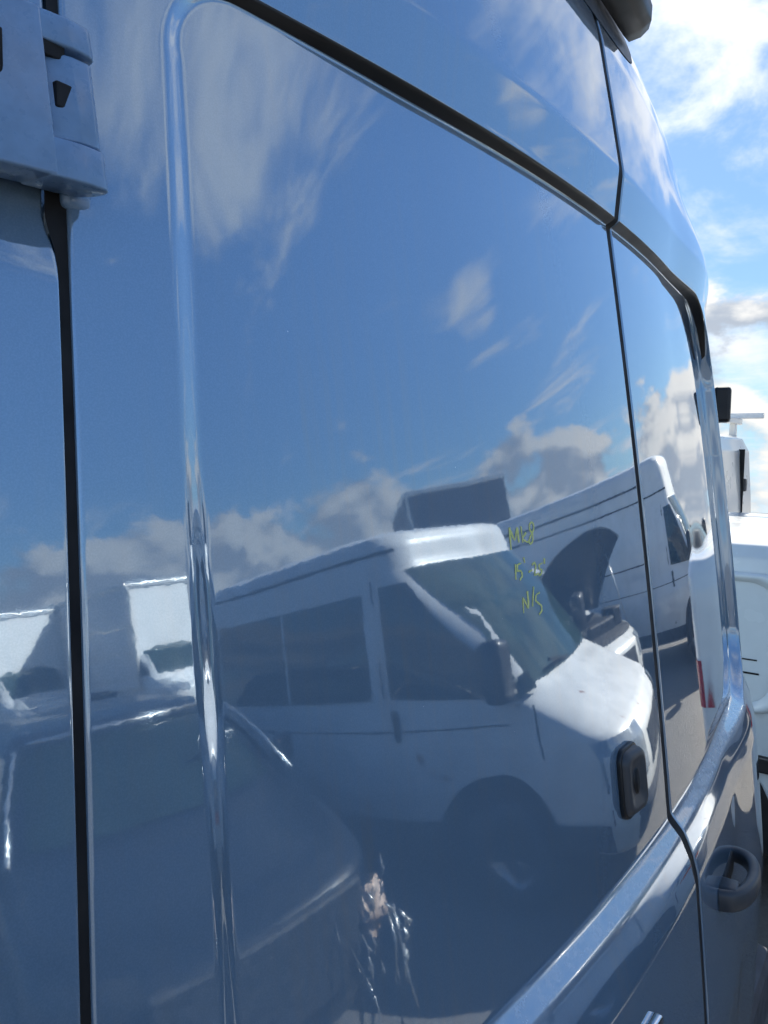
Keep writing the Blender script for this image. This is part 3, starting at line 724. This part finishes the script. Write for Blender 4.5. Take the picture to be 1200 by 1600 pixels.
# car with its bonnet raised
def bonnet_car():
    e = car('bonnet_up_car', (5.86, -2.12, 0), R(16), 'pale car with its bonnet raised beside the minibus, seen reflected', WHITE2, 1.50, 4.2)
    e.scale = (1.15, 1.15, 1.1)
    L = car_levels(1.50, 4.2)
    b = front_patch('engine_bay', L, -0.80, 0.80, 0.775, 0.925, BLACKGAP, e, bow=0.14, off=0.012)
    for c, s in (((0.1, -0.55, 0.87), (0.55, 0.4, 0.12)), ((-0.45, -0.6, 0.9), (0.25, 0.3, 0.14)), ((0.5, -0.5, 0.9), (0.2, 0.25, 0.16))): box('engine', c, s, ENGINE, e, 0.02)
    u = np.linspace(-1, 1, 16)[None, :]; t = np.linspace(0, 1, 12)[:, None]; a = R(36)
    X = u*(0.80 - 0.12*t**2) + 0*t; out = 0.05*(1-u*u) + 0.05*np.sin(math.pi*t); d = 1.10*t - 0.14*t*u*u
    Y = -1.02 + d*math.cos(a) - out*math.sin(a); Z = 0.97 + d*math.sin(a) + out*math.cos(a)
    bo = grid('bonnet', X, Y, Z, WHITE2, e)
    grid('bonnet_underside', X*0.95, Y+0.02*math.sin(a), Z-0.02*math.cos(a), BLACKPL, bo, flip=True)
    tube('bonnet_prop', [(0.62, -0.30, 0.82), (0.50, -0.42, 1.42)], 0.008, ALU, e)
bonnet_car()
# dark car with a broken front right behind the photographer
def wreck():
    e = car('dark_car', (1.22, -1.80, 0), R(-3), 'dark blue car with broken front end parked behind the photographer, seen reflected', NAVY, 1.40, 4.1, wrecked=True)
    box('radiator_support', (0.0, -0.02, 0.55), (1.1, 0.06, 0.34), ENGINE, e, 0.02)
    for i in range(10):
        x = rng.uniform(0.30, 0.84); z = rng.uniform(0.30, 0.66)
        tube('loose_wire', [(x, 0.0, z), (x+rng.uniform(-.04, .04), 0.05, z-0.09), (x+rng.uniform(-.05, .05), 0.04, z-0.24)], 0.006, (ALU, ENGINE, BLACKPL)[i % 3], e, 6)
    # torn open lamp bucket: a crumpled shell
    u = np.linspace(-1, 1, 9)[None, :]; v = np.linspace(-1, 1, 8)[:, None]
    X = 0.60 + 0.13*u*(1-0.25*v) + 0.02*rng.standard_normal((8, 9)); Z = 0.56 + 0.085*v + 0.012*rng.standard_normal((8, 9)); Y = 0.03 - 0.05*(u*u+v*v) + 0.018*rng.standard_normal((8, 9))
    grid('headlamp_bucket', X, Y, Z, BEIGE, e)
    for i in range(16):
        x = rng.uniform(0.45, 0.88); z = rng.uniform(0.20, 0.68); h = rng.uniform(.05, .14)
        tube('broken_trim', [(x, 0.03, z), (x+rng.uniform(-.02, .02), 0.05, z+h*0.5), (x+rng.uniform(-.03, .03), 0.03, z+h)], [0.004, 0.012, 0.003], (ALU, BUMPER)[i % 2], e, 6)
    for sx in (-1, 1): tube('pillar_trim', [(sx*0.80, -1.00, 0.97), (sx*0.74, -1.33, 1.14), (sx*0.63, -1.73, 1.325)], 0.012, ALU, e, 8)
    tube('roof_highlight_tube', [(-0.55, -1.84, 1.345), (0, -1.73, 1.35), (0.55, -1.84, 1.345)], 0.014, ALU, e, 8)  # added bright tube standing in for the highlight on the roof front
    box('paper_sheet', (0.38, -1.36, 1.15), (0.22, 0.01, 0.20), WHITE, e, 0, Matrix.Rotation(R(-52), 3, 'X'))
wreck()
# box trucks across the yard
def box_truck(loc, rz, label, body, H=3.2, Lg=5.0, roofmat=None):
    e = empty('box_truck', loc, rz, label, 'truck', 'box trucks across the yard')
    L = panel_van_levels(2.2, 2.6); L = [(z, w, yf, max(yr, -2.5), rf, rr) for z, w, yf, yr, rf, rr in L]
    loft('cab', L, WHITE2, e); front_patch('windscreen', L, -0.9, 0.9, 1.115, 1.83, GREENGLASS, e, top=0.97)
    for s in (-1, 1):
        side_patch('door_window', L, ((-1.80, 1.13), (-1.02, 1.13), (-1.56, 1.76), (-1.80, 1.76)), s, GLASS, e)
        for y in (-1.15, -Lg-0.4): wheel(s*0.9, y, 0.36, e, s)
        front_patch('headlamp', L, s*0.55, s*1.0, 0.72, 0.98, LAMP, e, off=0.012)
    b = box('box_body', (0, -1.35-Lg/2, (H+0.85)/2), (2.16, Lg, H-0.85), body, e, 0.04)
    for s in (-1, 1):
        box('corner_rail', (s*1.06, -1.345, (H+0.85)/2), (0.06, 0.05, H-0.9), ALU, b, 0.01)
        box('roof_rail', (s*1.075, -1.35-Lg/2, H-0.03), (0.04, Lg-0.1, 0.09), roofmat or ALU, b, 0.01)
    box('front_rail', (0, -1.34, H-0.05), (2.1, 0.05, 0.10), roofmat or ALU, b, 0.01)
    for k in range(3): box('side_rub_rail', (-1.085, -1.35-Lg/2, 1.1+0.55*k), (0.012, Lg-0.2, 0.03), ALU, b)
    box('chassis_rail', (0, -1.5-Lg/2, 0.7), (0.9, Lg-0.3, 0.18), BLACKPL, e)
    return e
box_truck((5.75, -14.6, 0), R(-20), 'white box truck with sunlit front nearest the minibus rear, seen reflected', BOXSIDE, 3.1, 4.6)
box_truck((2.7, -17.0, 0), R(-24), 'white box truck parked leftmost in the far row, seen reflected', BOXSIDE, 3.0, 4.4)
box_truck((10.0, -7.5, 0), R(40), 'tall grey box truck showing above the minibus roof, seen reflected', GREYBOX, 3.5, 5.5, WHITE)

# ---- vehicles in direct view beyond the blue van
def side_recess_van():
    """car-derived van: blank panel with a pressed recess where the rear window would be"""
    Lg, H = 4.0, 1.52
    e = empty('small_white_van', (4.25, 4.0-0.30+0.0, 0), 0, 'small white car-derived van with pressed side panel right of the blue van', 'van')
    L = [(0.20, 0.78, -0.12, -Lg+0.12, 0.25, 0.10), (0.36, 0.85, -0.01, -Lg, 0.32, 0.10), (0.55, 0.86, 0, -Lg, 0.34, 0.10), (0.72, 0.86, -0.04, -Lg+0.0, 0.34, 0.10), (0.82, 0.86, -0.25, -Lg, 0.34, 0.10), (0.95, 0.855, -0.98, -Lg, 0.3, 0.10), (1.02, 0.85, -1.12, -Lg, 0.28, 0.10),
         (1.36, 0.835, -1.68, -Lg+0.02, 0.22, 0.10), (1.43, 0.82, -1.78, -Lg+0.03, 0.2, 0.10), (1.48, 0.79, -1.9, -Lg+0.06, 0.2, 0.12), (1.51, 0.72, -2.1, -Lg+0.14, 0.2, 0.14), (1.525, 0.55, -2.4, -Lg+0.35, 0.2, 0.2)]
    loft('body', L, WHITE, e, n=20)
    front_patch('windscreen', L, -0.93, 0.93, 0.99, 1.40, GREENGLASS, e, top=0.97)
    for s in (-1, 1):
        side_patch('door_window', L, ((-2.2, 1.0), (-1.35, 1.0), (-1.85, 1.40), (-2.2, 1.40)), s, GLASS, e)
        # pressed panel: raised rounded frame round a shallow field
        bm = bmesh.new(); P = [(u-2.98, v+1.09) for u, v in rrect(1.36, 0.56, 0.10, 8)]
        rings = []
        for k, off in ((1.02, 0.003), (1.0, 0.022), (0.965, 0.026), (0.92, 0.018), (0.88, 0.004)):
            rings.append([bm.verts.new((s*(interp(L, (v-1.09)*k+1.09, 1)+off), (u+2.98)*(1-(1-k)*0.6)-2.98, (v-1.09)*k+1.09)) for u, v in P])
        for a, b in zip(rings[:-1], rings[1:]):
            for i in range(len(P)): bm.faces.new((a[i], a[(i+1) % len(P)], b[(i+1) % len(P)], b[i]))
        bm_obj('pressed_panel', bm, WHITE, e, True)
        hseam(L, -Lg+0.44, -3.2, 1.02, s, e, 0.003); hseam(L, -Lg+0.43, -3.0, 0.965, s, e, 0.004)
        box('rub_strip', (s*0.868, -Lg/2-0.1, 0.60), (0.03, Lg-0.5, 0.07), BLACKPL, e, 0.01)
        for y in (-0.82, -Lg+0.72): arch(L, y, 0.32, 0.375, s, e); wheel(s*0.79, y, 0.30, e, s, 0.19)
        front_patch('headlamp', L, s*0.6, s*1.0, 0.58, 0.76, LAMP, e, off=0.01)
        front_patch('rear_lamp', L, s*0.86, s*1.0, 0.86, 1.06, REDLENS, e, off=0.012, end=3)
        box('door_mirror', (s*0.95, -1.4, 1.05), (0.2, 0.1, 0.15), BLACKPL, e, 0.035, None, True, 3)
side_recess_van()
def rack_van():
    e = white_van('white_rack_van', (6.1, 0.72+4.4, 0), 0, 'white van with roof rack bars standing behind the small white van', 2.02, 4.4, False, WHITE2, False)
    for k, y in enumerate((-4.25, -4.02, -3.0)):
        for sx in (-1, 1): box('rack_foot', (sx*0.66, y, 2.04), (0.06, 0.05, 0.14), WHITE, e, 0.008)
        box('rack_bar', (0.02, y, 2.13), (1.72, 0.06, 0.05), WHITE, e, 0.006)
    for sx in (-1, 1): box('rack_rail', (sx*0.80, -3.5, 2.175), (0.05, 1.9, 0.045), WHITE, e, 0.006)
    box('rear_seam', (0.42, -4.36, 1.35), (0.014, 0.05, 1.1), BLACKGAP, e)
    box('rear_hinge', (0.50, -4.37, 1.62), (0.06, 0.05, 0.10), PLASTIC, e, 0.01)
rack_van()
def shed():
    e = empty('far_shed', (148, 20, -11.6), R(8), 'low shed with dark pitched roof far off at the right edge', 'shed')
    box('wall', (0, 0, 0.6), (12, 22, 2.4), GREYBOX, e)
    r = from_py('roof', [(-6.6, -11.6, 1.75), (6.6, -11.6, 1.75), (6.6, 11.6, 1.75), (-6.6, 11.6, 1.75), (0, -11.6, 3.4), (0, 11.6, 3.4)], [(0, 4, 5, 3), (1, 2, 5, 4), (0, 1, 4), (3, 5, 2)], TYRE, e, False)
    box('ridge', (0, 0, 3.44), (0.5, 23, 0.12), TYRE, r)
shed()
